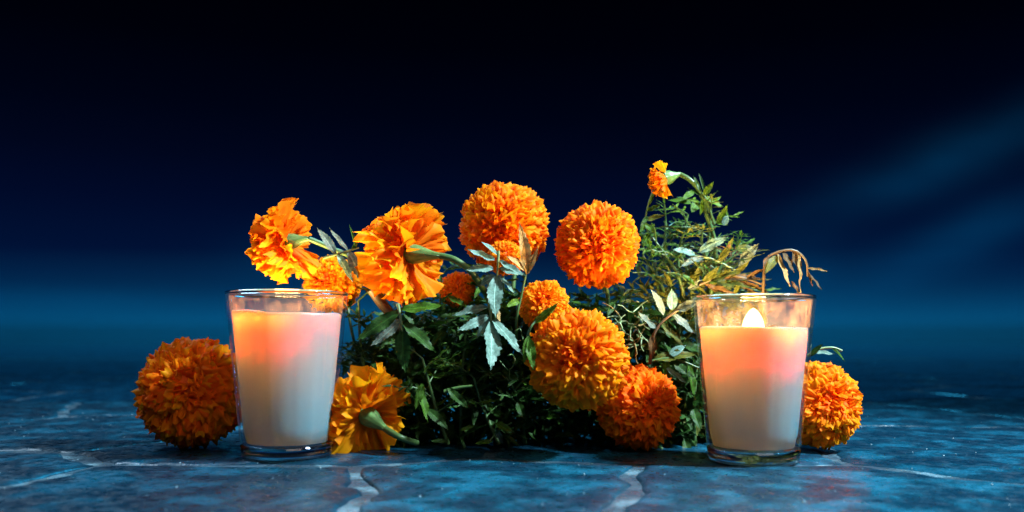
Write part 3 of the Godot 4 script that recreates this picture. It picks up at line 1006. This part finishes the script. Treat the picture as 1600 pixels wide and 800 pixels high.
	for q in 34:
		var a := Vector2(rng.randf_range(958, 1010), rng.randf_range(485, 545))
		var ang := rng.randf_range(0, TAU)
		var pts := []
		for j in 4:
			pts.append(at(a.x, a.y, 0.632 + rng.randf_range(-0.006, 0.006)) - nest.position)
			ang += rng.randf_range(-0.9, 0.9)
			a += Vector2(cos(ang), sin(ang)) * rng.randf_range(6, 12)
		part("thread", tube(pts, 0.0006, 0.0004, 8, 4), mats["stem_pale" if q % 3 else "leaf_tan"], nest)


func build_stalks() -> void:
	# the bundle of leafy stalks the flowers lie in: [foot x, foot y, tip x, tip y, depth, leaves, length, kinds]
	var dark := ["leaf_dark", "leaf_dark", "leaf_green"]
	var mid := ["leaf_green", "leaf_dark", "leaf_olive"]
	var list := [
		[620, 690, 560, 470, 0.650, 6, 0.034, dark, "dark leafy stalk right against the candle glass, under the half hidden yellow marigold"],
		[640, 690, 600, 500, 0.665, 6, 0.034, dark, "dark leafy stalk directly behind the thick brown slanting stalk"],
		[660, 692, 650, 470, 0.660, 6, 0.036, mid, "green leafy stalk reaching up under the big ruffled marigold"],
		[690, 694, 690, 430, 0.680, 6, 0.036, mid, "tall green stalk passing behind the bent stem of the big ruffled marigold"],
		[700, 694, 660, 560, 0.625, 5, 0.032, dark, "low dark stalk just above the broad petalled flower's bent stem"],
		[720, 694, 730, 500, 0.645, 6, 0.034, dark, "dark leafy stalk below the half covered deep marigold"],
		[740, 694, 700, 470, 0.685, 6, 0.036, mid, "green leafy stalk deep behind the half covered marigold"],
		[760, 694, 780, 520, 0.650, 6, 0.034, dark, "dark stalk directly behind the lower pale pinnate leaf"],
		[780, 694, 740, 590, 0.630, 5, 0.030, dark, "short dark stalk below the lower pale pinnate leaf, over fallen leaves"],
		[800, 694, 820, 480, 0.680, 6, 0.036, dark, "dark stalk behind the stem of the upright tan leaf"],
		[820, 694, 800, 600, 0.640, 5, 0.030, dark, "short shaded stalk under the pale curling threads"],
		[880, 692, 880, 480, 0.690, 6, 0.036, dark, "dark stalk hidden behind the largest marigold ball"],
		[930, 690, 920, 470, 0.690, 6, 0.036, mid, "green stalk whose tip shows just above the largest marigold ball"],
		[960, 690, 965, 480, 0.680, 6, 0.036, dark, "dark stalk under the red-middled marigold, beside the dry thread nest"],
		[1000, 690, 990, 440, 0.690, 6, 0.036, mid, "green stalk rising between the red-middled marigold and the bush"],
		[1040, 690, 1020, 420, 0.685, 7, 0.034, mid, "long green stalk behind the brown sprig with upright blue grey leaves"],
		[1080, 690, 1060, 480, 0.660, 6, 0.032, dark, "dark stalk between the brown sprig and the flame glass"],
		[1085, 692, 1090, 560, 0.650, 5, 0.030, dark, "low dark stalk in the gap beside the flame glass"],
		[1090, 690, 1130, 470, 0.690, 6, 0.034, mid, "green stalk seen through the top of the flame glass"],
	]
	for s in list:
		leafy_stalk(s[8], at(s[0], s[1], maxf(s[4], 0.632)), at(s[2], s[3], s[4]), s[5], s[6], s[7], 0.26, "dark leafy stalks under the flowers")
	var tall := [
		[1060, 480, 1040, 345, 0.690, 7, 0.030, ["leaf_green", "leaf_olive"], "bush stalk standing beside the free feathery branch"],
		[1070, 480, 1075, 335, 0.685, 8, 0.028, ["leaf_green", "leaf_bright", "leaf_green"], "bush stalk straight below the nodding wilting bud"],
		[1090, 480, 1112, 335, 0.680, 8, 0.028, ["leaf_green", "leaf_olive", "leaf_bright"], "bush stalk ending among the bright yellow green young leaves"],
		[1100, 480, 1150, 390, 0.690, 7, 0.032, ["leaf_olive", "leaf_green"], "olive bush stalk leaning out toward the dried arching tendril"],
		[1050, 490, 1005, 400, 0.680, 7, 0.030, ["leaf_green", "leaf_dark"], "bush stalk leaning toward the red-middled marigold"],
		[1080, 490, 1060, 390, 0.665, 7, 0.028, ["leaf_green", "leaf_olive"], "short bush stalk in front, over the two upright blue grey leaves"],
		[1110, 480, 1130, 410, 0.660, 7, 0.030, ["leaf_olive", "leaf_brown"], "brownish bush stalk just over the flame glass rim"],
		[1075, 485, 1020, 372, 0.672, 8, 0.028, ["leaf_green", "leaf_dark", "leaf_olive"], "thick leaved bush stalk between feathery branch and short front stalk"],
		[1105, 480, 1095, 372, 0.668, 8, 0.028, ["leaf_olive", "leaf_green"], "bush stalk crossing behind the high blue and grey leaf sprig"],
	]
	for s in tall:
		leafy_stalk(s[8], at(s[0], s[1], s[4]), at(s[2], s[3], s[4]), s[5], s[6], s[7], 0.22, "green stalks of the bush behind the flame candle")


func build_tangle() -> void:
	leaf_mass("foliage", "dense small dark leaves filling the heart of the flower heap", "leaf_dark", 4200, 545.0, 1100.0, 475.0, 0.632, 0.73, 0.008, 0.024)
	leaf_mass("foliage", "dense olive leaves in the bush behind the flame candle", "leaf_olive", 1100, 1000.0, 1195.0, 425.0, 0.650, 0.71, 0.007, 0.020)
	leaf_mass("foliage", "dense green leaves between the upper marigolds", "leaf_green", 700, 590.0, 860.0, 445.0, 0.640, 0.70, 0.008, 0.022)


func leaf_mass(called: String, label: String, leaf: String, count: int, left: float, right: float, top_row: float, near: float, far: float, short: float, long: float) -> void:
	var mm := MultiMesh.new()
	mm.transform_format = MultiMesh.TRANSFORM_3D
	mm.mesh = leaflets[2]
	mm.instance_count = count
	for i in count:
		var x := rng.randf_range(left, right)
		var edge := pow(absf(x - (left + right) * 0.5) / (right - left) * 2.0, 3.0)
		var top := top_row + 45.0 * hill.get_noise_2d(x * 0.06, top_row) + 60.0 * edge
		var y := lerpf(top, 690.0, pow(rng.randf(), 0.9))
		var p := at(x, y, rng.randf_range(near, far))
		p.y = maxf(p.y, 0.003)
		var dir := Vector3(rng.randf_range(-1, 1), rng.randf_range(-0.8, 0.6), rng.randf_range(-0.8, 0.8)).normalized()
		var l := rng.randf_range(short, long)
		mm.set_instance_transform(i, frame(p, p + dir * l, Vector3(rng.randf_range(-1, 1), 1, rng.randf_range(-0.5, 1.0)), l * rng.randf_range(0.22, 0.40)))
	var o := MultiMeshInstance3D.new()
	o.name = numbered(called)
	o.multimesh = mm
	o.material_override = mats[leaf]
	o.set_meta("kind", "stuff")
	o.set_meta("label", label)
	o.set_meta("category", "foliage")
	add_child(o, true)


func build_grit() -> void:
	var pebble := SphereMesh.new()
	pebble.radius = 1.0
	pebble.height = 1.5
	pebble.radial_segments = 7
	pebble.rings = 4
	var mm := MultiMesh.new()
	mm.transform_format = MultiMesh.TRANSFORM_3D
	mm.mesh = pebble
	mm.instance_count = 600
	for i in mm.instance_count:
		var d := rng.randf_range(0.40, 0.95)
		var x := rng.randf_range(-0.62, 0.62) * d
		var z := BACK - d
		var l := 0.00012 + 0.00050 * pow(rng.randf(), 4.0)
		var b := Basis.from_euler(Vector3(rng.randf_range(-0.4, 0.4), rng.randf_range(0, TAU), 0)).scaled(Vector3(l, l, l) * rng.randf_range(0.7, 1.3))
		mm.set_instance_transform(i, Transform3D(b, Vector3(x, ground_noise(x, z) + l * 0.3, z)))
	var o := MultiMeshInstance3D.new()
	o.name = "grit"
	o.multimesh = mm
	o.material_override = mats["grit"]
	o.set_meta("kind", "stuff")
	o.set_meta("label", "pale grains of grit strewn over the flagstones")
	o.set_meta("category", "grit")
	add_child(o, true)
